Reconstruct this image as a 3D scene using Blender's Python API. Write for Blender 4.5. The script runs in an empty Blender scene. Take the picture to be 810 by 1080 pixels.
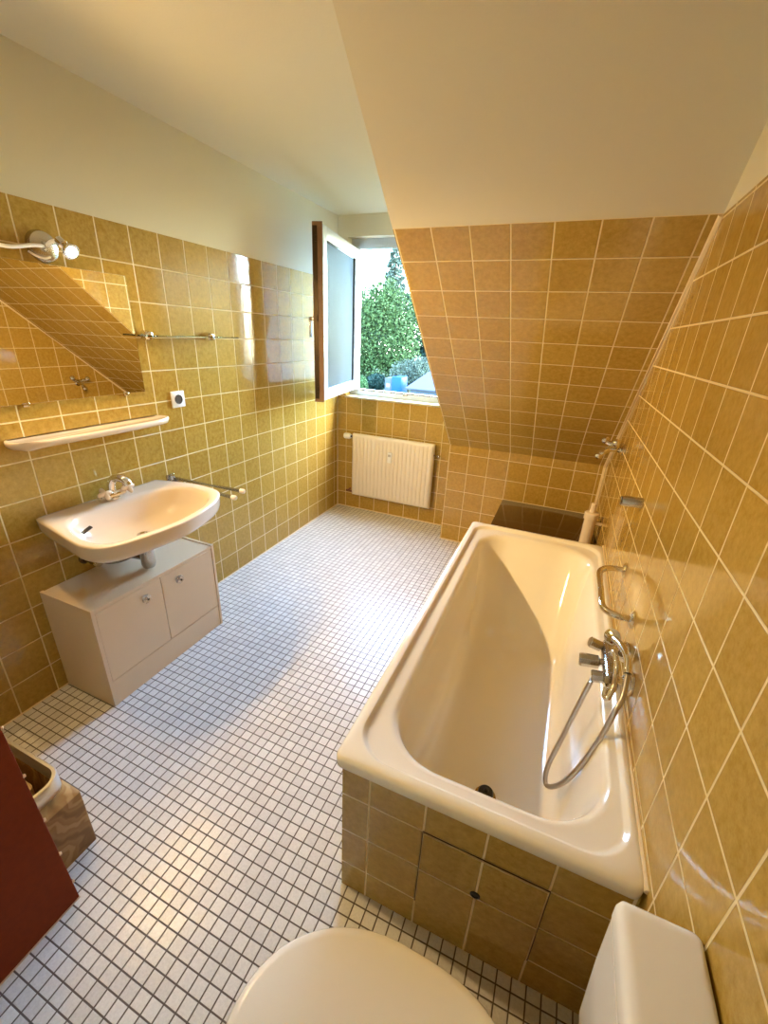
import bpy, bmesh, math, random
from mathutils import Vector, Matrix

C = bpy.context.scene.collection
PI = math.pi

# ------------------------------------------------------------------ camera, world, exposure
sc = bpy.context.scene
cam_data = bpy.data.cameras.new('camera')
cam = bpy.data.objects.new('camera', cam_data)
C.objects.link(cam)
cam_data.sensor_fit = 'VERTICAL'
cam_data.sensor_height = 36.0
cam_data.lens = 444.661 / 1080.0 * 36.0
cam_data.clip_start = 0.02
cam_data.clip_end = 500
R_ = Vector((0.91897991, 0.39183403, 0.04406842))
U_ = Vector((-0.18922972, 0.34021122, 0.92111261))
F_ = Vector((-0.34593069, 0.85482303, -0.38679392))
M3 = Matrix((R_, U_, -F_)).transposed()
cam.matrix_world = Matrix.Translation((1.902492, -1.102499, 1.577171)) @ M3.to_4x4()
sc.camera = cam

world = bpy.data.worlds.new('sky')
sc.world = world
world.use_nodes = True
wn = world.node_tree
wn.nodes.clear()
wo = wn.nodes.new('ShaderNodeOutputWorld')
wb = wn.nodes.new('ShaderNodeBackground')
sky = wn.nodes.new('ShaderNodeTexSky')
sky.sky_type = 'NISHITA'
sky.sun_disc = False
sky.sun_elevation = math.radians(50)
sky.sun_rotation = math.radians(75)
sky.air_density = 1.0
sky.dust_density = 1.0
sky.ozone_density = 1.0
tint = wn.nodes.new('ShaderNodeMix')
tint.data_type = 'RGBA'
tint.blend_type = 'MULTIPLY'
tint.inputs[0].default_value = 1.0
tint.inputs[7].default_value = (0.90, 1.0, 0.98, 1)
wn.links.new(sky.outputs[0], tint.inputs[6])
wn.links.new(tint.outputs[2], wb.inputs[0])
wn.links.new(wb.outputs[0], wo.inputs[0])
wb.inputs[1].default_value = 12.0

sc.view_settings.view_transform = 'Standard'
sc.view_settings.look = 'None'
sc.view_settings.gamma = 1.0
sc.view_settings.use_curve_mapping = False
sc.view_settings.exposure = 0.0
BULB_L = 2200.0
SPOT_W = 70.0
BULB_COL = (1.0, 0.70, 0.33)

# ------------------------------------------------------------------ materials
def S(r, g, b):
    def f(c):
        c /= 255.0
        return c / 12.92 if c <= 0.04045 else ((c + 0.055) / 1.055) ** 2.4
    return (f(r), f(g), f(b), 1.0)

def mat(name, col, rough=0.5, metal=0.0, noise=0.0, nscale=40.0, bump=0.0, bscale=60.0, coat=0.0, trans=0.0, ior=1.45):
    m = bpy.data.materials.new(name)
    m.use_nodes = True
    nt = m.node_tree
    b = nt.nodes['Principled BSDF']
    b.inputs['Base Color'].default_value = col
    b.inputs['Roughness'].default_value = rough
    b.inputs['Metallic'].default_value = metal
    b.inputs['Coat Weight'].default_value = coat
    b.inputs['Transmission Weight'].default_value = trans
    b.inputs['IOR'].default_value = ior
    geo = nt.nodes.new('ShaderNodeNewGeometry')
    if noise:
        n = nt.nodes.new('ShaderNodeTexNoise')
        n.inputs['Scale'].default_value = nscale
        n.inputs['Detail'].default_value = 5
        nt.links.new(geo.outputs['Position'], n.inputs['Vector'])
        mx = nt.nodes.new('ShaderNodeMix')
        mx.data_type = 'RGBA'
        mx.inputs[6].default_value = tuple(c * (1 - noise) for c in col[:3]) + (1,)
        mx.inputs[7].default_value = tuple(min(1, c * (1 + noise)) for c in col[:3]) + (1,)
        nt.links.new(n.outputs['Fac'], mx.inputs[0])
        nt.links.new(mx.outputs[2], b.inputs['Base Color'])
    if bump:
        n2 = nt.nodes.new('ShaderNodeTexNoise')
        n2.inputs['Scale'].default_value = bscale
        n2.inputs['Detail'].default_value = 3
        nt.links.new(geo.outputs['Position'], n2.inputs['Vector'])
        bp = nt.nodes.new('ShaderNodeBump')
        bp.inputs['Strength'].default_value = bump
        bp.inputs['Distance'].default_value = 0.002
        nt.links.new(n2.outputs['Fac'], bp.inputs['Height'])
        nt.links.new(bp.outputs['Normal'], b.inputs['Normal'])
    return m

def tile_mat(name, U, u0, V, v0, pu, pv, grout, colA, colB, gcol, rough, mott=14.0, var=0.25, bump=0.12, grough=0.8, coat=0.0, tilt=0.0):
    """square tiles laid in world space: u = P.U - u0, v = P.V - v0"""
    m = bpy.data.materials.new(name)
    m.use_nodes = True
    nt = m.node_tree
    L = nt.links.new
    b = nt.nodes['Principled BSDF']
    geo = nt.nodes.new('ShaderNodeNewGeometry')
    def math_(op, a, bb=None, clamp=False):
        n = nt.nodes.new('ShaderNodeMath')
        n.operation = op
        n.use_clamp = clamp
        for i, x in enumerate((a, bb)):
            if x is None:
                continue
            if isinstance(x, (int, float)):
                n.inputs[i].default_value = x
            else:
                L(x, n.inputs[i])
        return n.outputs[0]
    def coord(D, d0, p):
        n = nt.nodes.new('ShaderNodeVectorMath')
        n.operation = 'DOT_PRODUCT'
        L(geo.outputs['Position'], n.inputs[0])
        n.inputs[1].default_value = D
        return math_('DIVIDE', math_('SUBTRACT', n.outputs['Value'], d0), p)
    cu, cv = coord(U, u0, pu), coord(V, v0, pv)
    def edge(c, p):
        f = math_('FRACT', c)
        return math_('MULTIPLY', math_('MINIMUM', f, math_('SUBTRACT', 1.0, f)), p)
    d = math_('MINIMUM', edge(cu, pu), edge(cv, pv))
    mr = nt.nodes.new('ShaderNodeMapRange')
    mr.interpolation_type = 'SMOOTHSTEP'
    L(d, mr.inputs['Value'])
    mr.inputs['From Min'].default_value = grout * 0.5 - grout * 0.18
    mr.inputs['From Max'].default_value = grout * 0.5 + grout * 0.18
    mask = mr.outputs[0]
    comb = nt.nodes.new('ShaderNodeCombineXYZ')
    L(math_('FLOOR', cu), comb.inputs[0]); L(math_('FLOOR', cv), comb.inputs[1])
    wnz = nt.nodes.new('ShaderNodeTexWhiteNoise')
    wnz.noise_dimensions = '3D'
    L(comb.outputs[0], wnz.inputs['Vector'])
    nz = nt.nodes.new('ShaderNodeTexNoise')
    nz.inputs['Scale'].default_value = mott
    nz.inputs['Detail'].default_value = 6
    nz.inputs['Roughness'].default_value = 0.7
    add = nt.nodes.new('ShaderNodeVectorMath')
    add.operation = 'MULTIPLY_ADD'
    L(wnz.outputs['Color'], add.inputs[0]); add.inputs[1].default_value = (3, 3, 3); L(geo.outputs['Position'], add.inputs[2])
    L(add.outputs[0], nz.inputs['Vector'])
    t = math_('ADD', math_('MULTIPLY', math_('SUBTRACT', nz.outputs['Fac'], 0.5), 1.5), math_('MULTIPLY', wnz.outputs['Value'], var), )
    t = math_('ADD', t, 0.5 - var * 0.5, clamp=True)
    mx = nt.nodes.new('ShaderNodeMix'); mx.data_type = 'RGBA'
    mx.inputs[6].default_value = colA; mx.inputs[7].default_value = colB
    L(t, mx.inputs[0])
    mg = nt.nodes.new('ShaderNodeMix'); mg.data_type = 'RGBA'
    mg.inputs[6].default_value = gcol
    L(mx.outputs[2], mg.inputs[7]); L(mask, mg.inputs[0])
    L(mg.outputs[2], b.inputs['Base Color'])
    rr = nt.nodes.new('ShaderNodeMix'); rr.data_type = 'FLOAT'
    rr.inputs[2].default_value = grough; rr.inputs[3].default_value = rough
    L(mask, rr.inputs[0]); L(rr.outputs[0], b.inputs['Roughness'])
    b.inputs['Coat Weight'].default_value = coat
    # relief: sunk grout, softly uneven glaze, each tile set a touch out of true
    nb = nt.nodes.new('ShaderNodeTexNoise')
    nb.inputs['Scale'].default_value = 45
    nb.inputs['Detail'].default_value = 3
    L(geo.outputs['Position'], nb.inputs['Vector'])
    sep = nt.nodes.new('ShaderNodeSeparateColor')
    L(wnz.outputs['Color'], sep.inputs[0])
    tl = math_('ADD', math_('MULTIPLY', math_('FRACT', cu), math_('SUBTRACT', sep.outputs[0], 0.5)),
               math_('MULTIPLY', math_('FRACT', cv), math_('SUBTRACT', sep.outputs[1], 0.5)))
    h = math_('ADD', math_('ADD', math_('MULTIPLY', mask, 0.35), math_('MULTIPLY', nb.outputs['Fac'], bump)), math_('MULTIPLY', tl, tilt))
    bp = nt.nodes.new('ShaderNodeBump')
    bp.inputs['Strength'].default_value = 1.0
    bp.inputs['Distance'].default_value = 0.004
    L(h, bp.inputs['Height']); L(bp.outputs['Normal'], b.inputs['Normal'])
    return m

TA, TB, TG = S(145, 110, 33), S(197, 162, 82), S(226, 204, 152)
P = 0.152
X, Y, Z = (1, 0, 0), (0, 1, 0), (0, 0, 1)
def wall_tile(name, U, u0, V, v0):
    return tile_mat(name, U, u0, V, v0, P, P, 0.0054, TA, TB, TG, 0.075, mott=52, var=0.16, bump=0.10, tilt=0.35)
K = 0.857
SL = math.hypot(1, K)
SV = (0, 1 / SL, -K / SL)
M = {}
M['tile_left'] = wall_tile('tile_left', Y, 0.0, Z, 1.9716)
M['tile_right'] = wall_tile('tile_right', Y, -0.6063, Z, 0.7411)
M['tile_far'] = wall_tile('tile_far', X, 0.091, Z, 1.9716)
M['tile_knee'] = wall_tile('tile_knee', X, 1.294, Z, 0.748)
M['tile_slope'] = wall_tile('tile_slope', X, 1.294, SV, (0.739 - K * 1.970) / SL)
M['tile_cheek'] = wall_tile('tile_cheek', Y, 2.349, Z, 1.9716)
M['tile_apron'] = wall_tile('tile_apron', X, 1.625, Z, 0.42)
M['mosaic'] = tile_mat('mosaic', X, 0.0, Y, 0.0, 0.0382, 0.0379, 0.0038, S(206, 202, 196), S(238, 235, 228), S(98, 86, 76), 0.24, mott=170, var=0.45, bump=0.25, tilt=0.3)
M['plaster'] = mat('plaster', S(216, 207, 182), 0.85, bump=0.15, bscale=120)
M['caulk'] = mat('caulk', S(226, 205, 165), 0.5)
M['enamel'] = mat('enamel', S(238, 231, 215), 0.10, coat=0.3)
M['ceramic'] = mat('ceramic', S(226, 208, 186), 0.14, coat=0.3)
M['wc'] = mat('wc', S(232, 226, 214), 0.22)
M['white'] = mat('white', S(236, 236, 234), 0.4)
M['pvc'] = mat('pvc', S(184, 190, 196), 0.35)
M['laminate'] = mat('laminate', S(228, 204, 170), 0.42, noise=0.02, nscale=8)
M['gap'] = mat('gap', S(70, 60, 52), 0.7)
M['joint'] = mat('joint', S(84, 60, 24), 0.8)
M['chrome'] = mat('chrome', (0.78, 0.76, 0.73, 1), 0.07, 1.0)
M['dull_chrome'] = mat('dull_chrome', (0.52, 0.50, 0.47, 1), 0.22, 1.0)
M['dark_chrome'] = mat('dark_chrome', (0.22, 0.20, 0.18, 1), 0.2, 1.0)
M['hose'] = mat('hose', (0.50, 0.46, 0.42, 1), 0.28, 1.0)
M['black'] = mat('black', (0.012, 0.010, 0.010, 1), 0.35)
M['alu'] = mat('alu', (0.82, 0.80, 0.76, 1), 0.32, 1.0)
M['mirror'] = mat('mirror', (0.84, 0.84, 0.82, 1), 0.012, 1.0)
M['glass'] = mat('glass', (0.80, 0.95, 0.88, 1), 0.03, trans=1.0, ior=1.45)
M['crystal'] = mat('crystal', (0.95, 0.95, 0.93, 1), 0.05, trans=0.85, ior=1.45)
M['frosted'] = mat('frosted', S(178, 206, 210), 0.25, bump=1.0, bscale=75)
_nt = M['frosted'].node_tree
_bump = [n for n in _nt.nodes if n.type == 'BUMP'][0]
_d = _nt.nodes.new('ShaderNodeBsdfDiffuse'); _d.inputs['Color'].default_value = (0.115, 0.175, 0.195, 1)
_t = _nt.nodes.new('ShaderNodeBsdfTranslucent'); _t.inputs['Color'].default_value = (0.78, 0.86, 0.97, 1)
_g = _nt.nodes.new('ShaderNodeBsdfGlossy'); _g.inputs['Color'].default_value = (0.8, 0.9, 0.92, 1); _g.inputs['Roughness'].default_value = 0.25
_v = _nt.nodes.new('ShaderNodeTexVoronoi'); _v.inputs['Scale'].default_value = 110
_nt.links.new([n for n in _nt.nodes if n.type == 'NEW_GEOMETRY'][0].outputs['Position'], _v.inputs['Vector'])
_cr = _nt.nodes.new('ShaderNodeValToRGB')
_cr.color_ramp.elements[0].color = (0.13, 0.18, 0.23, 1); _cr.color_ramp.elements[1].color = (0.02, 0.05, 0.09, 1)
_nt.links.new(_v.outputs['Distance'], _cr.inputs[0]); _nt.links.new(_cr.outputs[0], _d.inputs['Color'])
_m1 = _nt.nodes.new('ShaderNodeMixShader'); _m1.inputs[0].default_value = 0.80
_m2 = _nt.nodes.new('ShaderNodeMixShader'); _m2.inputs[0].default_value = 0.006
for _n in (_d, _t, _g):
    _nt.links.new(_bump.outputs[0], _n.inputs['Normal'])
_nt.links.new(_d.outputs[0], _m1.inputs[1]); _nt.links.new(_t.outputs[0], _m1.inputs[2])
_nt.links.new(_m1.outputs[0], _m2.inputs[1]); _nt.links.new(_g.outputs[0], _m2.inputs[2])
_nt.links.new(_m2.outputs[0], [n for n in _nt.nodes if n.type == 'OUTPUT_MATERIAL'][0].inputs['Surface'])
M['radiator'] = mat('radiator', S(226, 214, 196), 0.35)
M['brown_edge'] = mat('brown_edge', S(126, 92, 60), 0.5, noise=0.3, nscale=30)
M['brass'] = mat('brass', (0.05, 0.035, 0.02, 1), 0.4, 1.0)
M['sill'] = mat('sill', S(196, 186, 152), 0.35)
M['board'] = mat('board', S(122, 48, 14), 0.65, noise=0.18, nscale=60)
M['board'].node_tree.nodes['Principled BSDF'].inputs['Specular IOR Level'].default_value = 0.25
M['pin'] = mat('pin', S(214, 186, 150), 0.5)
M['slab'] = mat('slab', S(74, 48, 16), 0.10, noise=0.25, nscale=12)
M['bin_marble'] = mat('bin_marble', S(158, 120, 70), 0.45)
_nt = M['bin_marble'].node_tree
_w = _nt.nodes.new('ShaderNodeTexWave'); _w.wave_type = 'BANDS'; _w.bands_direction = 'DIAGONAL'
for _k, _v in (('Scale', 4.5), ('Distortion', 9.0), ('Detail', 3.0), ('Detail Scale', 1.6)):
    _w.inputs[_k].default_value = _v
_r = _nt.nodes.new('ShaderNodeValToRGB')
_r.color_ramp.elements[0].position = 0.0; _r.color_ramp.elements[0].color = S(128, 92, 48)
_r.color_ramp.elements[1].position = 0.30; _r.color_ramp.elements[1].color = S(160, 122, 70)
_e = _r.color_ramp.elements.new(0.85); _e.color = S(152, 112, 60)
_e = _r.color_ramp.elements.new(0.97); _e.color = S(178, 142, 90)
_nt.links.new([n for n in _nt.nodes if n.type == 'NEW_GEOMETRY'][0].outputs['Position'], _w.inputs['Vector'])
_nt.links.new(_w.outputs['Fac'], _r.inputs[0])
_nt.links.new(_r.outputs[0], _nt.nodes['Principled BSDF'].inputs['Base Color'])
M['bin_tan'] = mat('bin_tan', S(190, 156, 108), 0.5)
M['bin_dark'] = mat('bin_dark', S(110, 78, 40), 0.6)
M['bracket_red'] = mat('bracket_red', S(120, 60, 36), 0.5)
M['foliage_light'] = mat('foliage_light', S(42, 58, 32), 0.6, noise=0.5, nscale=0.8)
M['foliage_mid'] = mat('foliage_mid', S(40, 62, 36), 0.6, noise=0.5, nscale=0.8)
M['foliage_dark'] = mat('foliage_dark', S(18, 36, 32), 0.6, noise=0.5, nscale=0.8)
M['foliage_grey'] = mat('foliage_grey', S(50, 60, 52), 0.6, noise=0.5, nscale=0.8)
M['bark'] = mat('bark', S(80, 66, 52), 0.8, noise=0.3, nscale=4)
M['grass'] = mat('grass', S(40, 55, 36), 0.9, noise=0.4, nscale=0.6)
M['blue_paint'] = mat('blue_paint', S(12, 44, 82), 0.4)
M['render_white'] = mat('render_white', S(48, 54, 62), 0.7)
M['roof_pale'] = mat('roof_pale', S(48, 52, 64), 0.6, noise=0.06, nscale=2)
M['dark_glass'] = mat('dark_glass', S(50, 56, 62), 0.15)
for k in ('blue_paint', 'render_white', 'roof_pale', 'foliage_light', 'foliage_mid', 'foliage_dark', 'foliage_grey', 'grass'):
    M[k].node_tree.nodes['Principled BSDF'].inputs['Specular IOR Level'].default_value = 0.05
bulb_m = bpy.data.materials.new('lit_bulb')
bulb_m.use_nodes = True
bb = bulb_m.node_tree.nodes['Principled BSDF']
bb.inputs['Base Color'].default_value = (1, 0.9, 0.7, 1)
bb.inputs['Emission Color'].default_value = BULB_COL + (1,)
bb.inputs['Emission Strength'].default_value = BULB_L
M['bulb'] = bulb_m

# ------------------------------------------------------------------ mesh helpers
ORG = {}
def root_org(o):
    return ORG.get(o.name, Vector((0, 0, 0)))

def obj(name, bm, m, parent=None, loc=None, angle=35, mats=None, smooth=True):
    """link a bmesh built in world coordinates as one mesh object (origin at loc or at the parent's origin)"""
    bmesh.ops.recalc_face_normals(bm, faces=bm.faces[:])
    org = root_org(parent) if parent else Vector(loc or (0, 0, 0))
    bmesh.ops.translate(bm, verts=bm.verts[:], vec=-org)
    me = bpy.data.meshes.new(name)
    bm.to_mesh(me)
    bm.free()
    for x in (mats or [m]):
        me.materials.append(M[x])
    if smooth:
        for p in me.polygons:
            p.use_smooth = True
        me.set_sharp_from_angle(angle=math.radians(angle))
    o = bpy.data.objects.new(name, me)
    C.objects.link(o)
    if parent:
        o.parent = parent
    else:
        o.location = org
    ORG[o.name] = org
    return o

def thing(name, label, cat, loc, group=None):
    o = bpy.data.objects.new(name, None)
    C.objects.link(o)
    o.location = loc
    o.empty_display_size = 0.05
    ORG[o.name] = Vector(loc)
    return tag(o, label, cat, group)

def tag(o, label, cat, group=None):
    o['label'] = label
    o['category'] = cat
    if group:
        o['group'] = group
    return o

def struct(name, bm, m=None, mats=None, label=None):
    o = obj(name, bm, m, mats=mats, smooth=False)
    o['kind'] = 'structure'
    return o

def NB():
    return bmesh.new()

def box(bm, x0, x1, y0, y1, z0, z1, bev=0.0, seg=2, mi=0):
    vs = [bm.verts.new((x, y, z)) for x in (x0, x1) for y in (y0, y1) for z in (z0, z1)]
    fs = [(0, 1, 3, 2), (4, 6, 7, 5), (0, 4, 5, 1), (2, 3, 7, 6), (0, 2, 6, 4), (1, 5, 7, 3)]
    faces = [bm.faces.new([vs[i] for i in f]) for f in fs]
    for f in faces:
        f.material_index = mi
    if bev:
        es = list({e for f in faces for e in f.edges})
        bmesh.ops.bevel(bm, geom=es, offset=bev, segments=seg, profile=0.5, affect='EDGES')
    return vs

def prism(bm, pts, off, mi=0):
    """polygon (list of 3-D points) extruded by vector off"""
    off = Vector(off)
    a = [bm.verts.new(p) for p in pts]
    b = [bm.verts.new(Vector(p) + off) for p in pts]
    n = len(pts)
    fs = [bm.faces.new(a), bm.faces.new(b[::-1])]
    for i in range(n):
        fs.append(bm.faces.new((a[i], b[i], b[(i + 1) % n], a[(i + 1) % n])))
    for f in fs:
        f.material_index = mi
    return fs

def loft(bm, rings, cap0=True, cap1=True, closed=True):
    vr = [[bm.verts.new(p) for p in r] for r in rings]
    n = len(vr[0])
    for a, b in zip(vr, vr[1:]):
        for i in range(n if closed else n - 1):
            j = (i + 1) % n
            bm.faces.new((a[i], a[j], b[j], b[i]))
    if cap0:
        bm.faces.new(vr[0][::-1])
    if cap1:
        bm.faces.new(vr[-1])
    return vr

def frame_of(d):
    d = d.normalized()
    up = Vector((0, 0, 1)) if abs(d.z) < 0.9 else Vector((1, 0, 0))
    a = d.cross(up).normalized()
    return a, a.cross(d).normalized()

def catmull(pts, sub=8, closed=False):
    pts = [Vector(p) for p in pts]
    out = []
    n = len(pts)
    rng = range(n) if closed else range(n - 1)
    for i in rng:
        p0 = pts[(i - 1) % n] if closed or i > 0 else pts[0]
        p1, p2 = pts[i], pts[(i + 1) % n]
        p3 = pts[(i + 2) % n] if closed or i + 2 < n else pts[-1]
        for s in range(sub):
            t = s / sub
            out.append(0.5 * ((2 * p1) + (p2 - p0) * t + (2 * p0 - 5 * p1 + 4 * p2 - p3) * t * t + (3 * p1 - p0 - 3 * p2 + p3) * t ** 3))
    if not closed:
        out.append(pts[-1])
    return out

def tube(bm, pts, r, seg=14, closed=False, rs=None):
    pts = [Vector(p) for p in pts]
    n = len(pts)
    rings = []
    a = b = None
    for i, p in enumerate(pts):
        if closed:
            d = pts[(i + 1) % n] - pts[i - 1]
        else:
            d = pts[min(i + 1, n - 1)] - pts[max(i - 1, 0)]
        d.normalize()
        if a is None:
            a, b = frame_of(d)
        else:
            a = (a - d * a.dot(d)).normalized()
            b = d.cross(a)
        rr = rs[i] if rs else r
        rings.append([p + (a * math.cos(t) + b * math.sin(t)) * rr for t in (2 * PI * k / seg for k in range(seg))])
    if closed:
        rings.append(rings[0])
        vr = loft(bm, rings, False, False)
        bmesh.ops.remove_doubles(bm, verts=bm.verts[:], dist=1e-6)
    else:
        loft(bm, rings)

def lathe(bm, origin, axis, prof, seg=28):
    """prof: list of (distance along axis, radius)"""
    o, d = Vector(origin), Vector(axis).normalized()
    a, b = frame_of(d)
    rings = [[o + d * h + (a * math.cos(t) + b * math.sin(t)) * max(r, 1e-4) for t in (2 * PI * k / seg for k in range(seg))] for h, r in prof]
    loft(bm, rings)

def ball(bm, c, r, sx=1, sy=1, sz=1, seg=20):
    m = Matrix.Translation(c) @ Matrix.Diagonal((sx, sy, sz, 1))
    bmesh.ops.create_uvsphere(bm, u_segments=seg, v_segments=seg // 2, radius=r, matrix=m)

def rrect(x0, x1, y0, y1, r, z, n=20):
    out = []
    for cx, cy, a0 in ((x1 - r, y1 - r, 0), (x0 + r, y1 - r, PI / 2), (x0 + r, y0 + r, PI), (x1 - r, y0 + r, 1.5 * PI)):
        for k in range(n + 1):
            t = a0 + k / n * PI / 2
            out.append(Vector((cx + r * math.cos(t), cy + r * math.sin(t), z)))
    return out

# ------------------------------------------------------------------ room shell
W = 2.243
YW = 2.349          # far (window) wall face
YN = -1.75          # wall behind the camera
H = 2.42
XC = 1.135          # dormer cheek / slope edge
YK = 2.09           # knee wall face
def zs(y):
    return 1.970 - K * (y - 0.739)
TT = 1.968          # top of the tiling

bm = NB(); box(bm, -0.15, W + 0.15, YN - 0.15, 2.49, -0.15, 0.0)
struct('floor', bm, 'mosaic')
bm = NB(); box(bm, -0.15, W + 0.15, YN - 0.15, 0.215, H, H + 0.15); box(bm, -0.15, XC + 0.1, 0.215, 2.49, H, H + 0.15)
struct('ceiling', bm, 'plaster')
bm = NB()
box(bm, -0.15, 0.0, YN, 2.49, 0.0, TT, mi=1)
box(bm, -0.15, -0.004, YN, 2.49, TT, H, mi=0)
struct('wall_left', bm, mats=['plaster', 'tile_left'])
bm = NB()
box(bm, W, W + 0.15, YN, 2.49, 0.0, TT, mi=1)
box(bm, W, W + 0.15, YN, 2.49, TT, H, mi=0)
struct('wall_right', bm, mats=['plaster', 'tile_right'])
bm = NB(); box(bm, -0.15, W + 0.15, YN - 0.15, YN, 0.0, H)
struct('wall_near', bm, 'plaster')

# far wall with the window opening (x 0.08..XC, z 1.05..2.27)
OX0, OZ0, OZ1 = 0.085, 1.05, 2.275
bm = NB()
box(bm, 0.0, XC, YW, 2.49, 0.0, OZ0, mi=1)
box(bm, 0.0, OX0, YW, 2.49, OZ0, TT, mi=1)
box(bm, 0.0, OX0, YW + 0.004, 2.49, TT, OZ1, mi=0)
box(bm, 0.0, XC, YW + 0.004, 2.49, OZ1, H, mi=0)
struct('wall_far', bm, mats=['plaster', 'tile_far'])

# knee wall under the slope
bm = NB(); box(bm, XC + 0.001, W, YK, YK + 0.12, 0.0, zs(YK) + 0.02)
struct('wall_knee', bm, 'tile_knee')

# sloping roof side: plaster above, tiles below
yT = 0.739
ex = (0, 0.0, 0.0)
def slope_pts(x, y0, y1, lift=0.0, th=0.14):
    return [(x, y0, zs(y0) + lift), (x, y1, zs(y1) + lift), (x, y1, zs(y1) + th), (x, y0, zs(y0) + th)]
bm = NB()
prism(bm, slope_pts(XC + 0.001, 0.215 - 0.12, yT, 0.0), (W - XC - 0.001, 0, 0), 0)
prism(bm, slope_pts(XC + 0.001, yT, YK + 0.1), (W - XC - 0.001, 0, 0), 1)
struct('wall_slope', bm, mats=['plaster', 'tile_slope'])

# dormer cheek standing on the slope edge, and the return of the knee wall
bm = NB()
g = 0.004
yTT = 0.739 + (1.970 - TT) / K
prism(bm, [(XC, 0.739 + (1.970 - H + g) / K, H), (XC, yTT, TT + g), (XC, 2.49, TT + g), (XC, 2.49, H)], (0.1, 0, 0), 0)
prism(bm, [(XC, yTT, TT + g), (XC, YK + 0.012, zs(YK + 0.012) + g), (XC, YK + 0.012, 0.0), (XC, 2.49, 0.0), (XC, 2.49, TT + g)], (0.1, 0, 0), 1)
struct('wall_cheek', bm, mats=['plaster', 'tile_cheek'])

# caulk lines in the corners
bm = NB()
tube(bm, [(W - 0.002, 0.739, zs(0.739) - 0.003), (W - 0.002, YK - 0.004, zs(YK) - 0.002), (W - 0.002, YK - 0.003, 0.45)], 0.012, 8)
struct('trim_1', bm, 'caulk')
bm = NB(); tube(bm, [(0.002, YW - 0.002, 0.0), (0.002, YW - 0.002, 1.96)], 0.006, 8)
struct('trim_2', bm, 'caulk')
bm = NB()
tube(bm, [(0.002, YN, 0.002), (0.002, YW - 0.002, 0.002), (XC, YW - 0.002, 0.002)], 0.006, 8)
tube(bm, [(XC, YK - 0.002, 0.002), (W, YK - 0.002, 0.002)], 0.006, 8)
struct('trim_3', bm, 'caulk')
bm = NB(); tube(bm, [(W - 0.001, -0.43, 0.566), (W - 0.001, 1.27, 0.566)], 0.007, 8)
struct('trim_4', bm, 'caulk')

# window: fixed frame, sill, sash swung into the room
FY0, FY1 = 2.425, 2.488
bm = NB()
box(bm, OX0, 0.150, FY0, FY1, OZ0, OZ1, 0.004)
box(bm, 1.075, XC, FY0, FY1, OZ0, OZ1, 0.004)
box(bm, 0.150, 1.075, FY0, FY1, OZ0, 1.118, 0.004)
box(bm, 0.150, 1.075, FY0, FY1, 2.205, OZ1, 0.004)
win = obj('window_1', bm, 'pvc')
win['kind'] = 'structure'
bm = NB(); box(bm, OX0 - 0.0, XC - 0.001, YW - 0.028, FY0, OZ0 - 0.002, OZ0 + 0.016, 0.005)
sill = obj('window_sill', bm, 'sill', win)
bm = NB(); box(bm, 0.160, 1.065, FY0 - 0.004, FY0 + 0.004, 1.112, 1.122); box(bm, 0.60, 0.64, FY0 - 0.012, FY0 + 0.01, 1.095, 1.112, 0.003)
obj('striker_plate', bm, 'dull_chrome', win)

# sash in its own frame: s along the leaf from the hinge, t = thickness towards the wall side
hing = Vector((0.152, 2.425, 0))
ds = Vector((0.150, -0.808, 0)).normalized()
dt = Vector((-ds.y, ds.x, 0)) * -1      # towards -x
if dt.x > 0:
    dt = -dt
SWD, ST = 0.835, 0.058
Z0, Z1 = 1.122, 2.200
def sash_box(bm, s0, s1, t0, t1, z0, z1, bev=0.0, mi=0):
    n0 = len(bm.verts)
    b2 = NB()
    box(b2, s0, s1, t0, t1, z0, z1, bev, 2, mi)
    for v in b2.verts:
        v.co = hing + ds * v.co.x + dt * v.co.y + Vector((0, 0, v.co.z))
    me = bpy.data.meshes.new('tmp')
    b2.to_mesh(me); b2.free()
    bm.from_mesh(me)
    bpy.data.meshes.remove(me)
bm = NB()
fw = 0.075
for (s0, s1, z0, z1) in ((0, fw, Z0, Z1), (SWD - fw, SWD, Z0, Z1), (fw, SWD - fw, Z0, Z0 + fw), (fw, SWD - fw, Z1 - fw, Z1)):
    sash_box(bm, s0, s1, 0.0, ST, z0, z1, 0.004)
lip = 0.014
for (s0, s1, z0, z1) in ((-0.0, 0.02, Z0 - lip, Z1 + lip), (SWD - 0.02, SWD - 0.002, Z0 - lip, Z1 + lip), (0.02, SWD - 0.02, Z0 - lip, Z0 + 0.02), (0.02, SWD - 0.02, Z1 - 0.02, Z1 + lip)):
    sash_box(bm, s0, s1, ST, ST + 0.014, z0, z1, 0.003)
sash = obj('window_sash', bm, 'pvc', win)
bm = NB(); sash_box(bm, fw - 0.01, SWD - fw + 0.01, 0.024, 0.032, Z0 + fw - 0.01, Z1 - fw + 0.01)
o = obj('frosted_pane', bm, 'frosted', sash, smooth=False)
o['label'] = 'rippled frosted glass pane'
bm = NB()
for (s0, s1, z0, z1) in ((fw - 0.004, fw + 0.006, Z0 + fw, Z1 - fw), (SWD - fw - 0.006, SWD - fw + 0.004, Z0 + fw, Z1 - fw), (fw, SWD - fw, Z0 + fw - 0.004, Z0 + fw + 0.006), (fw, SWD - fw, Z1 - fw - 0.006, Z1 - fw + 0.004)):
    sash_box(bm, s0, s1, 0.012, 0.024, z0, z1)
obj('gasket', bm, 'dark_glass', sash, smooth=False)
bm = NB(); sash_box(bm, SWD - 0.001, SWD + 0.003, 0.004, ST + 0.014, Z0 - 0.012, Z1 + 0.012)
o = obj('edge_strip', bm, 'brown_edge', sash, smooth=False); o['label'] = 'brown edge strip of the sash'
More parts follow.
